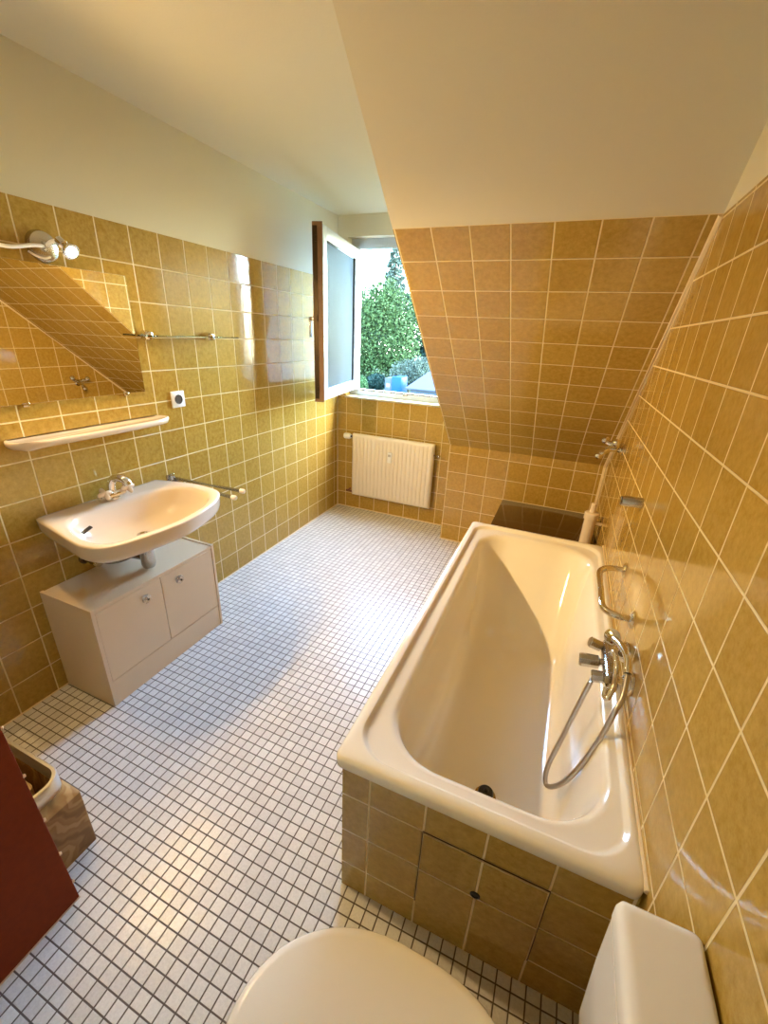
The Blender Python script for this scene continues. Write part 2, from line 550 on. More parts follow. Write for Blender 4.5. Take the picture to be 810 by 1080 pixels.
bm = NB(); sash_box(bm, SWD + 0.002, SWD + 0.006, 0.038, ST + 0.010, Z0 + 0.01, Z1 - 0.01)
for zc in (1.20, 1.42, 1.66, 1.90, 2.12):
    sash_box(bm, SWD + 0.005, SWD + 0.014, 0.036, 0.050, zc - 0.018, zc + 0.018, 0.003)
obj('locking_strip', bm, 'brass', sash)
bm = NB()
sash_box(bm, SWD - 0.06, SWD - 0.03, ST + 0.012, ST + 0.024, 1.62, 1.70, 0.005)
sash_box(bm, SWD - 0.055, SWD - 0.035, ST + 0.02, ST + 0.062, 1.645, 1.672, 0.006)
sash_box(bm, SWD - 0.055, SWD - 0.035, ST + 0.048, ST + 0.066, 1.54, 1.672, 0.006)
obj('window_handle', bm, 'dull_chrome', sash)

# ------------------------------------------------------------------ bathtub
tub = thing('bathtub', 'cream enamelled bathtub along the tiled right wall', 'bathtub', (1.884, 0.415, 0.0))
bm = NB()
YF, YB = -0.437, 1.268
XL = 1.524
Wt = W - 0.002
rings = [
    rrect(XL + .004, Wt, YF + .004, YB, .022, .532),
    rrect(XL, Wt, YF, YB, .025, .538),
    rrect(XL, Wt, YF, YB, .025, .560),
    rrect(XL + .003, Wt - .002, YF + .003, YB - .003, .024, .567),
    rrect(XL + .010, Wt - .006, YF + .010, YB - .010, .022, .570),
    rrect(1.553, 2.224, -.408, 1.240, .10, .5715),
    rrect(1.558, 2.220, -.403, 1.235, .10, .5700),
    rrect(1.563, 2.215, -.398, 1.230, .10, .5590),
    rrect(1.570, 2.208, -.391, 1.223, .10, .5560),
    rrect(1.600, 2.196, -.372, 1.196, .17, .5555),
    rrect(1.606, 2.191, -.366, 1.188, .17, .5540),
    rrect(1.615, 2.183, -.356, 1.174, .168, .5480),
    rrect(1.622, 2.176, -.346, 1.158, .165, .5300),
    rrect(1.634, 2.160, -.328, 1.100, .155, .4500),
    rrect(1.650, 2.142, -.300, 1.010, .145, .3300),
    rrect(1.660, 2.130, -.272, 0.915, .140, .2300),
    rrect(1.676, 2.113, -.238, 0.830, .130, .1750),
    rrect(1.700, 2.086, -.198, 0.770, .115, .1500),
    rrect(1.745, 2.042, -.150, 0.715, .095, .1405),
    rrect(1.840, 1.944, -.010, 0.500, .050, .1380),
]
loft(bm, rings, False, True)
obj('tub', bm, 'enamel', tub, angle=60)
bm = NB()
lathe(bm, (1.905, -0.068, 0.1405), (0, 0, 1), [(0, .036), (.004, .036), (.005, .030), (.004, .026)])
dr = obj('drain_ring', bm, 'dull_chrome', tub)
bm = NB()
lathe(bm, (1.905, -0.068, 0.1425), (0, 0, 1), [(0, .026), (.022, .026), (.027, .022), (.029, .008), (.036, .007), (.038, .002)])
o = obj('drain_plug', bm, 'black', tub); o['label'] = 'black rubber plug'

# tiled masonry under the tub
apr = thing('tub_surround', 'dark yellow tiled surround carrying the bathtub, with an inspection hatch', 'bath surround', (1.884, 0.4, 0.0))
bm = NB()
box(bm, 1.545, W - 0.003, -0.424, -0.344, 0.0, 0.531)
box(bm, 1.545, 1.60, -0.344, 1.262, 0.0, 0.531)
box(bm, 1.60, W - 0.003, 1.222, 1.262, 0.0, 0.531)
obj('tiled_panel', bm, 'tile_apron', apr, smooth=False)
bm = NB(); box(bm, 1.779, 2.081, -0.4295, -0.425, 0.118, 0.418, 0.001, 1)
hatch = obj('inspection_hatch', bm, 'tile_apron', apr, smooth=False)
bm = NB()
for x in (1.7765, 2.0835):
    box(bm, x - .0008, x + .0008, -0.4262, -0.4238, 0.115, 0.421)
for z in (0.1155, 0.4205):
    box(bm, 1.7765, 2.0835, -0.4262, -0.4238, z - .0008, z + .0008)
obj('hatch_joint', bm, 'joint', apr, smooth=False)
bm = NB(); lathe(bm, (1.9285, -0.4290, 0.281), (0, -1, 0), [(0, .013), (.002, .013), (.003, .009), (.001, .008)], 16)
obj('hatch_screw', bm, 'black', hatch)

# ledge between the tub end and the knee wall
led = thing('tiled_ledge', 'low ledge with dark brown polished top behind the far end of the tub', 'ledge', (1.92, 1.68, 0.0))
bm = NB(); box(bm, 1.607, W - 0.004, 1.275, YK - 0.003, 0.0, 0.426)
obj('ledge_base', bm, 'tile_apron', led, smooth=False)
bm = NB(); box(bm, 1.598, W - 0.004, 1.272, YK - 0.003, 0.427, 0.442, 0.002)
o = obj('ledge_top', bm, 'slab', led); o['label'] = 'dark brown polished top'

# waste pipe stub standing on the ledge
pipe = thing('pipe_stub', 'cream upright pipe stub in the corner behind the tub', 'pipe', (2.176, 1.55, 0.442))
bm = NB(); lathe(bm, (2.176, 1.55, 0.4425), (0, 0, 1), [(0, .034), (.165, .034), (.168, .041), (.205, .041), (.210, .036), (.211, .02)])
obj('pipe_body', bm, 'ceramic', pipe)
bm = NB(); lathe(bm, (2.176, 1.55, 0.650), (0, 0, 1), [(0, .016), (.055, .016), (.060, .012)])
obj('pipe_cap', bm, 'ceramic', pipe)
bm = NB(); lathe(bm, (2.20, 1.55, 0.585), (1, 0, 0), [(0, .011), (.041, .011)])
obj('pipe_clamp', bm, 'ceramic', pipe)

# ------------------------------------------------------------------ bath mixer with hose and handset
mx = thing('bath_mixer', 'chrome bath mixer with three knobs and looped shower hose on the right wall', 'tap', (W, 0.15, 0.666))
bm = NB()
tube(bm, [(2.187, 0.045, 0.650), (2.187, 0.075, 0.650), (2.187, 0.235, 0.650), (2.187, 0.262, 0.650)], .019, 18, rs=[.015, .021, .021, .015])
obj('mixer_body', bm, 'dull_chrome', mx)
for y in (0.076, 0.226):
    bm = NB(); lathe(bm, (W - 0.001, y, 0.658), (-1, 0, 0), [(0, .034), (.008, .034), (.018, .030), (.026, .020), (.028, .013), (.046, .013)])
    obj('wall_rosette', bm, 'chrome', mx)
for y, x1, z1, r in ((0.225, 2.128, 0.664, .0185), (0.15, 2.100, 0.640, .0215), (0.082, 2.134, 0.642, .0185)):
    bm = NB()
    d = Vector((x1 - 2.180, 0, z1 - 0.652)); L_ = d.length
    lathe(bm, (2.180, y, 0.652), d, [(0, r * .55), (L_ * .25, r * .55), (L_ * .3, r * .95), (L_ * .92, r), (L_, r * .85)], 8)
    obj('knob', bm, 'dull_chrome', mx, angle=20)
pts = [[2.137, .072, .638], [2.117, .055, .522], [2.095, .03, .402], [2.078, .01, .315], [2.075, -.005, .262], [2.084, -.02, .245], [2.105, -.04, .281], [2.129, -.06, .358],
       [2.156, -.06, .46], [2.178, -.05, .557], [2.191, -.04, .638], [2.206, -.01, .675], [2.211, .03, .722]]
bm = NB(); tube(bm, catmull(pts, 8), .0075, 12)
obj('shower_hose', bm, 'hose', mx)
bm = NB(); tube(bm, catmull([[2.211, .03, .722], [2.208, .07, .746], [2.197, .12, .748], [2.183, .165, .737]], 8), .011, 14)
hs = obj('handset_grip', bm, 'chrome', mx)
bm = NB(); lathe(bm, (2.180, .185, .730), (-.55, -.65, .45), [(-.016, .012), (-.010, .020), (0, .0255), (.004, .0255), (.006, .0225)])
obj('shower_head', bm, 'chrome', hs)
bm = NB(); tube(bm, catmull([[2.178, .14, .700], [2.180, .11, .728], [2.188, .07, .712], [2.187, .03, .672], [2.176, .005, .645], [2.168, .012, .640], [2.172, .035, .650]], 8), .008, 12)
obj('handset_cradle', bm, 'chrome', mx)

# grab bar
gb = thing('grab_bar', 'bent chrome grab bar above the bath mixer', 'grab bar', (W, 0.44, 0.76))
bm = NB(); tube(bm, catmull([(W - .004, .600, .770), (2.19, .598, .768), (2.160, .575, .764), (2.150, .54, .760), (2.150, .44, .758), (2.150, .335, .755), (2.160, .300, .754), (2.19, .281, .753), (W - .004, .279, .752)], 8), .0115, 14)
obj('bar', bm, 'chrome', gb)
for y, z in ((.600, .770), (.279, .752)):
    bm = NB(); lathe(bm, (W - .0005, y, z), (-1, 0, 0), [(0, .030), (.004, .030), (.009, .022), (.012, .013)])
    obj('flange', bm, 'chrome', gb)

# stub holder and hook higher on the right wall
stub = thing('wall_stub', 'short grey chrome cylinder sticking out of the right wall above the tub', 'holder', (W, .652, 1.035))
bm = NB(); lathe(bm, (W - .0005, .652, 1.035), (-1, 0, -.02), [(0, .020), (.066, .020), (.070, .018)]); obj('cylinder', bm, 'dull_chrome', stub)
bm = NB(); lathe(bm, (W - .0695, .652, 1.0336), (-1, 0, -.02), [(0, .017), (.004, .017), (.006, .014)]); obj('end_cap', bm, 'dark_chrome', stub)
hk = thing('wall_hook', 'small chrome three-pronged hook high on the right wall near the slope', 'hook', (W, 1.50, 1.055))
bm = NB(); lathe(bm, (W - .0005, 1.50, 1.055), (-1, 0, 0), [(0, .030), (.006, .030), (.012, .020), (.035, .014), (.04, .010)]); obj('hook_plate', bm, 'chrome', hk)
for pp in ([(2.215, 1.50, 1.055), (2.180, 1.49, 1.052), (2.150, 1.48, 1.035), (2.130, 1.48, 1.012)],
           [(2.215, 1.50, 1.06), (2.19, 1.51, 1.075), (2.165, 1.525, 1.080), (2.148, 1.53, 1.092)],
           [(2.215, 1.50, 1.06), (2.210, 1.47, 1.072), (2.200, 1.44, 1.088), (2.195, 1.43, 1.102)]):
    bm = NB(); tube(bm, catmull(pp, 6), .015, 10); ball(bm, pp[-1], .021, seg=12); obj('prong', bm, 'chrome', hk)

# ------------------------------------------------------------------ washbasin
bas = thing('washbasin', 'cream ceramic washbasin on the left wall above the low cabinet', 'washbasin', (0.0, 0.09, 0.62))
cen = Vector((0.25, 0.08, 0))
outer = [(0.0015, -.200)] + [tuple(p)[:2] for p in catmull([(.10, -.222, 0), (.21, -.243, 0), (.316, -.264, 0), (.395, -.272, 0), (.475, -.245, 0), (.522, -.135, 0), (.545, .06, 0), (.510, .235, 0), (.455, .350, 0), (.385, .410, 0), (.25, .428, 0), (.12, .412, 0)], 8)] + [(0.0015, .382)]
bowl = [tuple(p)[:2] for p in catmull([(.128, -.13, 0), (.19, -.185, 0), (.31, -.222, 0), (.41, -.222, 0), (.462, -.170, 0), (.487, -.06, 0), (.498, .06, 0), (.475, .20, 0), (.43, .30, 0), (.36, .352, 0), (.25, .365, 0), (.165, .325, 0), (.120, .22, 0), (.108, .08, 0), (.112, -.04, 0)], 6, True)]
def radial(poly, n=144):
    out = []
    m = len(poly)
    for k in range(n):
        t = 2 * PI * k / n
        d = (math.cos(t), math.sin(t))
        best = 0
        for i in range(m):
            ax, ay = poly[i][0] - cen.x, poly[i][1] - cen.y
            bx, by = poly[(i + 1) % m][0] - cen.x, poly[(i + 1) % m][1] - cen.y
            ex_, ey_ = bx - ax, by - ay
            den = d[0] * ey_ - d[1] * ex_
            if abs(den) < 1e-12:
                continue
            s = (ax * ey_ - ay * ex_) / den
            u = (ax * d[1] - ay * d[0]) / den
            if s > 0 and -1e-6 <= u <= 1 + 1e-6:
                best = max(best, s)
        out.append((d[0] * best, d[1] * best))
    return out
RO, RB = radial(outer), radial(bowl)
def ring(R, s, z, dx=0.0):
    return [Vector((max(0.0015, cen.x + dx + x * s), cen.y + y * s, z)) for x, y in R]
def mixring(t, z):
    return [Vector((max(0.0015, cen.x + a[0] * (1 - t) + b[0] * t), cen.y + a[1] * (1 - t) + b[1] * t, z)) for a, b in zip(RO, RB)]
bm = NB()
loft(bm, [ring(RO, .20, .662, -.02), ring(RO, .30, .666, -.02), ring(RO, .52, .686, -.015), ring(RO, .74, .724, -.01), ring(RO, .90, .750), ring(RO, .965, .758), ring(RO, .982, .765), ring(RO, .990, .780), ring(RO, 1.0, .818),
          ring(RO, .999, .823), mixring(.06, .8265), mixring(.22, .827), mixring(.75, .823), mixring(.92, .820), mixring(1.0, .812),
          ring(RB, .965, .790), ring(RB, .91, .757), ring(RB, .80, .722), ring(RB, .58, .702), ring(RB, .25, .692), ring(RB, .10, .690)], True, True)
obj('basin', bm, 'ceramic', bas, angle=65)
bm = NB()
ovp = Vector((0.158, -.105, 0.776))
box(bm, .150, .166, -.128, -.078, .764, .771, .003)
for v in bm.verts:
    v.co = Matrix.Translation((.158, -.103, .7685)) @ Matrix.Rotation(math.radians(28), 4, 'Y') @ Matrix.Rotation(math.radians(18), 4, 'Z') @ (v.co - Vector((.158, -.103, .7675)))
obj('overflow_slot', bm, 'black', bas)
bm = NB(); lathe(bm, (.25, .08, .6895), (0, 0, 1), [(0, .030), (.004, .030), (.005, .022), (.003, .018)]); obj('waste_ring', bm, 'chrome', bas)

tap = thing('basin_tap', 'chrome basin tap with pointed cream handles on the back of the washbasin', 'tap', (.065, .10, .826))
bm = NB(); tube(bm, [(.066, .03, .845), (.066, .055, .845), (.066, .145, .845), (.066, .17, .845)], .017, 16, rs=[.014, .019, .019, .014])
lathe(bm, (.066, .10, .8265), (0, 0, 1), [(0, .026), (.006, .026), (.012, .018), (.03, .018)])
obj('tap_body', bm, 'chrome', tap)
bm = NB(); tube(bm, catmull([(.060, .10, .85), (.058, .103, .885), (.070, .110, .915), (.100, .118, .925), (.130, .126, .914), (.140, .129, .895)], 8), .0175, 16); obj('spout', bm, 'chrome', tap)
for y in (.045, .158):
    bm = NB(); lathe(bm, (.070, y, .842), (.55, 0, .75), [(0, .011), (.02, .011)]); st = obj('tap_stem', bm, 'chrome', tap)
    bm = NB()
    cc = Vector((.088, y, .864)); ax = Vector((.55, 0, .75)).normalized(); a, b = frame_of(ax)
    n = 48
    prof = lambda t, s: cc + (a * math.cos(t) + b * math.sin(t)) * s * (.0225 + .0115 * math.cos(4 * t))
    loft(bm, [[prof(2 * PI * k / n, s) + ax * h for k in range(n)] for h, s in ((-.006, .75), (-.003, .95), (.006, 1.0), (.014, .9), (.018, .55), (.020, .2))])
    o = obj('tap_handle', bm, 'ceramic', tap, angle=60); o['label'] = 'cream four-lobed tap handle'

trap = thing('basin_trap', 'dark chrome trap and valves under the washbasin', 'pipework', (.16, .08, .512))
bm = NB(); lathe(bm, (.235, .085, .660), (0, 0, -1), [(0, .030), (.008, .030), (.010, .017), (.045, .017), (.046, .030), (.125, .031), (.142, .026), (.147, .015)]); obj('bottle_trap', bm, 'dull_chrome', trap)
bm = NB(); tube(bm, catmull([(.210, .085, .560), (.16, .075, .560), (.08, .06, .556), (.0015, .06, .556)], 6), .015, 14); lathe(bm, (.001, .06, .556), (1, 0, 0), [(0, .032), (.006, .032), (.012, .018)]); obj('waste_pipe', bm, 'dark_chrome', trap)
for y in (-.055, .19):
    bm = NB()
    lathe(bm, (.001, y, .570), (1, 0, 0), [(0, .026), (.006, .026), (.012, .014), (.055, .014), (.057, .017), (.085, .017), (.088, .012)])
    tube(bm, [(.065, y, .570), (.065, y, .595), (.080, y * .85 + .015, .668)], .007, 10)
    v_ = obj('angle_valve', bm, 'dark_chrome', trap)
    bm = NB(); lathe(bm, (.088, y, .570), (1, 0, 0), [(0, .019), (.016, .019), (.019, .015)], 10); obj('valve_knob', bm, 'chrome', v_)

for pts in ([(.075, -.05, .590), (.12, -.03, .568), (.165, .0, .572), (.20, .035, .590), (.215, .06, .612)], [(.075, .18, .590), (.12, .17, .570), (.17, .145, .575), (.22, .12, .612)]):
    bm = NB(); tube(bm, catmull(pts, 6), .0095, 10); obj('supply_hose', bm, 'dark_chrome', trap)

# ------------------------------------------------------------------ cabinet under the basin
cab = thing('basin_cabinet', 'low beige two-door cabinet under the washbasin', 'cabinet', (.16, .07, 0.0))
CX, CY0, CY1, CZ = .320, -.262, .404, .508
bm = NB()
box(bm, .003, CX, CY0, CY0 + .016, 0.0, CZ, .001, 1)
box(bm, .003, CX, CY1 - .016, CY1, 0.0, CZ, .001, 1)
box(bm, .003, CX - .002, CY0 + .0165, CY1 - .0165, CZ - .020, CZ - .004, .001, 1)
box(bm, .003, .012, CY0 + .0165, CY1 - .0165, .10, CZ - .021)
box(bm, .013, CX - .02, CY0 + .0165, CY1 - .0165, .115, .131)
obj('body', bm, 'laminate', cab)
bm = NB(); box(bm, CX - .018, CX - .003, CY0 + .0165, CY1 - .0165, 0.0, .128, .001, 1); obj('plinth', bm, 'laminate', cab)
YM = .066
for y0, y1, ky in ((CY0 + .0175, YM - .0015, -.032), (YM + .0015, CY1 - .0175, .152)):
    bm = NB(); box(bm, CX - .018, CX - .0015, y0, y1, .131, CZ - .022, .0012, 1); dd = obj('door', bm, 'laminate', cab)
    bm = NB(); lathe(bm, (CX - .0018, ky, .437), (1, 0, 0), [(0, .013), (.002, .013), (.003, .006), (.012, .006), (.014, .018), (.018, .021), (.026, .021), (.031, .015), (.032, .004)], 12); kn = obj('knob', bm, 'crystal', dd, angle=20)
    bm = NB(); lathe(bm, (CX + .0302, ky, .437), (1, 0, 0), [(0, .006), (.002, .005)], 10); obj('knob_screw', bm, 'brass', kn)

# ------------------------------------------------------------------ left wall fittings
mir = thing('wall_mirror', 'frameless mirror on the left wall above the cream shelf', 'mirror', (.0, .09, 1.27))
bm = NB(); box(bm, .0008, .0062, -.225, .402, 1.272, 1.768, .0012, 1); obj('mirror_glass', bm, 'mirror', mir, smooth=False)
for y in (-.12, .30):
    bm = NB(); box(bm, .0008, .0105, y - .012, y + .012, 1.262, 1.277, .002); obj('mirror_clip', bm, 'chrome', mir)

shf = thing('vanity_shelf', 'long rounded cream shelf under the mirror', 'shelf', (0, .13, 1.12))
bm = NB()
y0, y1, dep = -.240, .470, .125
def shelf_ring(ins, z):
    pts = [(0.0008, y0 + .03 + ins)]
    N = 14
    a = [(0.0008, y0 + .02 + ins * .5)]
    cpts = catmull([(.03, y0 + .002 + ins, 0), (.065, y0 + .004 + ins, 0), (.095, y0 + .045, 0), (dep - .008 - ins, y0 + .13, 0), (dep - ins, (y0 + y1) / 2, 0), (dep - .008 - ins, y1 - .13, 0), (.095 - ins * .5, y1 - .045 - ins * .3, 0), (.065, y1 - .004 - ins, 0), (.03, y1 - .002 - ins, 0)], 6)
    return [Vector((0.0008, y0 + .015 + ins, z))] + [Vector((p.x, p.y, z)) for p in cpts] + [Vector((0.0008, y1 - .015 - ins, z))]
loft(bm, [shelf_ring(.030, 1.118), shelf_ring(.010, 1.124), shelf_ring(.002, 1.134), shelf_ring(.0, 1.142), shelf_ring(.003, 1.149), shelf_ring(.010, 1.151), shelf_ring(.018, 1.147)])
obj('shelf_board', bm, 'ceramic', shf, angle=60)

sok = thing('wall_socket', 'small white wall socket on the tiles right of the shelf', 'socket', (0, .59, 1.214))
bm = NB(); box(bm, .0006, .010, .548, .632, 1.172, 1.256, .004); obj('cover_plate', bm, 'white', sok)
bm = NB(); lathe(bm, (.0095, .59, 1.214), (1, 0, 0), [(0, .024), (.0035, .024), (.0038, .020), (.0012, .019), (.001, .002)]); obj('socket_well', bm, 'gap', sok)

gs = thing('glass_shelf', 'thin glass shelf on two chrome holders right of the mirror', 'shelf', (0, .70, 1.525))
bm = NB(); box(bm, .004, .105, .412, .985, 1.5225, 1.5285, .001, 1); obj('glass_plate', bm, 'glass', gs, smooth=False)
for y in (.452, .848):
    bm = NB(); lathe(bm, (.0006, y, 1.525), (1, 0, 0), [(0, .024), (.010, .024), (.018, .019), (.022, .019), (.030, .022), (.040, .018), (.044, .008)]); obj('holder', bm, 'chrome', gs)

tr = thing('towel_rail', 'two-armed swivel towel rail on the left wall beside the washbasin', 'towel rail', (0, .455, .80))
bm = NB(); box(bm, .0006, .010, .442, .492, .770, .830, .003); lathe(bm, (.022, .466, .778), (0, 0, 1), [(0, .013), (.05, .013)]); box(bm, .008, .024, .458, .474, .782, .820, .002); obj('swivel_bracket', bm, 'dull_chrome', tr)
for (a, b) in (((.030, .474, .808), (.412, .545, .784)), ((.030, .458, .795), (.428, .464, .778))):
    bm = NB(); tube(bm, [a, b], .0105, 12); rd = obj('rod', bm, 'dull_chrome', tr)
    bm = NB(); d = (Vector(b) - Vector(a)).normalized(); lathe(bm, b, d, [(-.002, .0125), (.018, .0135), (.024, .010)], 14); o = obj('rod_cap', bm, 'ceramic', rd); o['label'] = 'cream end cap'

lamp = thing('wall_lamp', 'chrome wall lamp with lit reflector bulbs above the mirror', 'lamp', (0, .075, 1.824))
bm = NB(); lathe(bm, (.0006, .075, 1.824), (1, 0, 0), [(0, .054), (.006, .054), (.020, .049), (.028, .036), (.031, .012)], 36); obj('backplate', bm, 'dull_chrome', lamp)
for pts, bc, d, aim, pw in (([(.028, .078, 1.826), (.045, .080, 1.836), (.062, .086, 1.842), (.076, .094, 1.842)], (.140, .098, 1.800), (.80, .06, -.60), (.60, .69, -.42), 2.0),
                   ([(.028, .065, 1.824), (.038, .020, 1.818), (.050, -.07, 1.800), (.058, -.17, 1.812), (.070, -.225, 1.845)], (.140, -.255, 1.808), (.80, -.05, -.60), (.76, .36, -.54), 0.9)):
    bm = NB(); tube(bm, catmull(pts, 6), .0065, 12); o = obj('lamp_arm', bm, 'white', lamp)
    d = Vector(d).normalized(); bc = Vector(bc)
    bm = NB(); lathe(bm, bc - d * .080, d, [(0, .010), (.004, .016), (.028, .016), (.030, .012)], 20); obj('lamp_socket', bm, 'chrome', o)
    bm = NB(); lathe(bm, bc - d * .050, d, [(0, .010), (.008, .012), (.018, .020), (.030, .0275), (.0385, .0295), (.0395, .0285)], 24); rb = obj('reflector_bulb', bm, 'chrome', lamp)
    bm = NB(); lathe(bm, bc - d * .0100, d, [(0, .0185), (.004, .0172), (.008, .013), (.0105, .0065), (.011, .002)], 24); obj('bulb_face', bm, 'bulb', rb)
    ld = bpy.data.lights.new('bulb_beam', 'SPOT')
    ld.energy = SPOT_W * pw; ld.color = BULB_COL; ld.spot_size = math.radians(98); ld.spot_blend = 1.0; ld.shadow_soft_size = .022
    lo = bpy.data.objects.new('bulb_beam', ld); C.objects.link(lo)
    lo.parent = lamp
    lo.location = bc + d * .012 + d * .012 - Vector(lamp.location)
    lo.rotation_euler = Vector(aim).to_track_quat('-Z', 'Y').to_euler()
bm = NB(); tube(bm, catmull([(.012, .02, 1.80), (.03, .03, 1.788), (.035, .055, 1.783), (.03, .08, 1.79)], 6), .004, 8); obj('cable', bm, 'ceramic', lamp)

# ------------------------------------------------------------------ radiator
rad = thing('radiator', 'ribbed cream panel radiator on the wall below the window', 'radiator', (.575, YW, .16))
RX0, RX1, RZ0, RZ1 = .188, .962, .160, .745
bm = NB()
n = 20
prof = []
N = n * 12
for i in range(N + 1):
    u = i / N
    x = RX0 + .012 + (RX1 - RX0 - .024) * u
    ph = (u * n) % 1.0
    dy = .008 * min(1.0, (1 - abs(2 * ph - 1)) * 2.2) ** .7
    prof.append((x, 2.268 + .007 - dy))
zz = [(RZ0, .016, 0.0), (RZ0 + .006, .004, 0.0), (RZ0 + .018, 0, .3), (RZ0 + .035, 0, 1.0), (RZ1 - .035, 0, 1.0), (RZ1 - .018, 0, .3), (RZ1 - .006, .004, 0), (RZ1, .016, 0.0)]
rings = []
for z, back, amt in zz:
    r = [Vector((x, 2.275 - (2.275 - y) * amt + back, z)) for x, y in prof]
    r += [Vector((RX1 - .003, 2.282 + back * .5, z)), Vector((RX1, 2.300, z)), Vector((RX1, 2.312, z)), Vector((RX0, 2.312, z)), Vector((RX0, 2.300, z)), Vector((RX0 + .003, 2.282 + back * .5, z))]
    rings.append(r)
loft(bm, rings)
obj('panel', bm, 'radiator', rad, angle=50)
bm = NB(); lathe(bm, (.170, 2.29, .716), (-1, 0, 0), [(0, .020), (.010, .022), (.014, .026), (.058, .026), (.066, .021), (.068, .008)], 20); o = obj('thermostat_knob', bm, 'white', rad); o['label'] = 'white thermostat knob'
bm = NB(); tube(bm, [(.190, 2.29, .716), (.165, 2.29, .716)], .012, 10); tube(bm, [(.172, 2.29, .716), (.172, YW - .001, .716)], .010, 10); obj('valve', bm, 'dark_chrome', rad)
bm = NB(); tube(bm, [(.190, 2.29, .190), (.130, 2.29, .190)], .011, 10); tube(bm, [(.140, 2.29, .190), (.140, YW - .001, .190)], .010, 10); o = obj('return_pipe', bm, 'bracket_red', rad)
bm = NB(); tube(bm, [(.960, 2.292, .650), (1.004, 2.292, .650)], .009, 10); ball(bm, (1.006, 2.292, .650), .014, seg=12); obj('vent_plug', bm, 'chrome', rad)
bm = NB(); box(bm, .553, .590, 2.246, 2.267, .535, .628, .004); hm = obj('heat_meter', bm, 'white', rad)
bm = NB(); box(bm, .560, .583, 2.2435, 2.2462, .592, .612, .001); obj('meter_window', bm, 'hose', hm)
for x in (.32, .83):
    bm = NB(); box(bm, x - .015, x + .015, 2.311, YW - .0005, .25, .65, .002); obj('wall_bracket', bm, 'radiator', rad)

# ------------------------------------------------------------------ toilet and cistern
wc = thing('toilet', 'toilet with a closed cream lid in front of the tub surround', 'toilet', (1.83, -.875, 0.0))
ty = -.852
def egg(x0, x1, hw, z, n=72, fat=0.55):
    """outline pointing to -x, squared off at the wall side"""
    out = []
    xm = x0 + (x1 - x0) * fat
    for k in range(n):
        t = 2 * PI * k / n
        c, s = math.cos(t), math.sin(t)
        if c < 0:
            x = xm + (xm - x0) * c
            y = hw * s
        else:
            e = 0.62
            x = xm + (x1 - xm) * (abs(c) ** e)
            y = hw * (abs(s) ** .8) * (1 if s >= 0 else -1)
        out.append(Vector((x, ty + y, z)))
    return out
bm = NB()
loft(bm, [egg(1.72, 2.10, .115, 0.0), egg(1.715, 2.10, .118, .02), egg(1.72, 2.09, .105, .10), egg(1.69, 2.09, .12, .22), egg(1.61, 2.09, .165, .33), egg(1.575, 2.09, .182, .375), egg(1.570, 2.09, .184, .395), egg(1.580, 2.085, .175, .400)])
obj('bowl', bm, 'wc', wc, angle=60)
bm = NB(); loft(bm, [egg(1.566, 2.055, .192, .4015, fat=.5), egg(1.558, 2.06, .196, .408, fat=.5), egg(1.560, 2.06, .195, .418, fat=.5), egg(1.57, 2.055, .189, .4205, fat=.5)]); obj('seat', bm, 'wc', wc, angle=60)
bm = NB(); loft(bm, [egg(1.566, 2.06, .193, .4215, fat=.5), egg(1.555, 2.066, .200, .426, fat=.5), egg(1.553, 2.068, .201, .432, fat=.5), egg(1.557, 2.066, .198, .4365, fat=.5), egg(1.57, 2.055, .186, .4385, fat=.5), egg(1.65, 1.99, .11, .4395, fat=.5), egg(1.78, 1.90, .02, .440, fat=.5)]); obj('lid', bm, 'wc', wc, angle=60)
for y in (-.075, .075):
    bm = NB(); lathe(bm, (2.062, ty + y - .02, .412), (0, 1, 0), [(0, .012), (.04, .012)], 12); obj('hinge', bm, 'wc', wc)

cis = thing('toilet_cistern', 'white plastic toilet cistern on the right wall beside the tub corner', 'cistern', (2.17, -.83, .46))
bm = NB()
ya, yb = -1.045, -.592
loft(bm, [rrect(2.138, 2.226, ya + .020, yb - .020, .020, .462, 8), rrect(2.132, 2.228, ya + .012, yb - .014, .022, .475, 8), rrect(2.127, 2.230, ya + .006, yb - .006, .018, .62, 8), rrect(2.125, 2.230, ya + .003, yb - .003, .016, .735, 8)])
obj('tank', bm, 'wc', cis, angle=60)
bm = NB()
loft(bm, [rrect(2.126, 2.2415, ya, yb, .013, .736, 8), rrect(2.1255, 2.2415, ya, yb, .013, .760, 8), rrect(2.128, 2.240, ya + .002, yb - .002, .012, .771, 8), rrect(2.134, 2.237, ya + .008, yb - .008, .010, .777, 8), rrect(2.144, 2.232, ya + .018, yb - .018, .008, .779, 8)])
obj('tank_lid', bm, 'wc', cis, angle=60)
bm = NB(); box(bm, 2.225, W - .001, ya + .06, yb - .07, .60, .70, .002); obj('wall_bracket', bm, 'gap', cis)
bm = NB(); tube(bm, catmull([(2.17, ty, .463), (2.17, ty, .40), (2.165, ty, .32), (2.13, ty, .28), (2.085, ty, .275)], 6), .022, 14); obj('flush_pipe', bm, 'wc', cis)

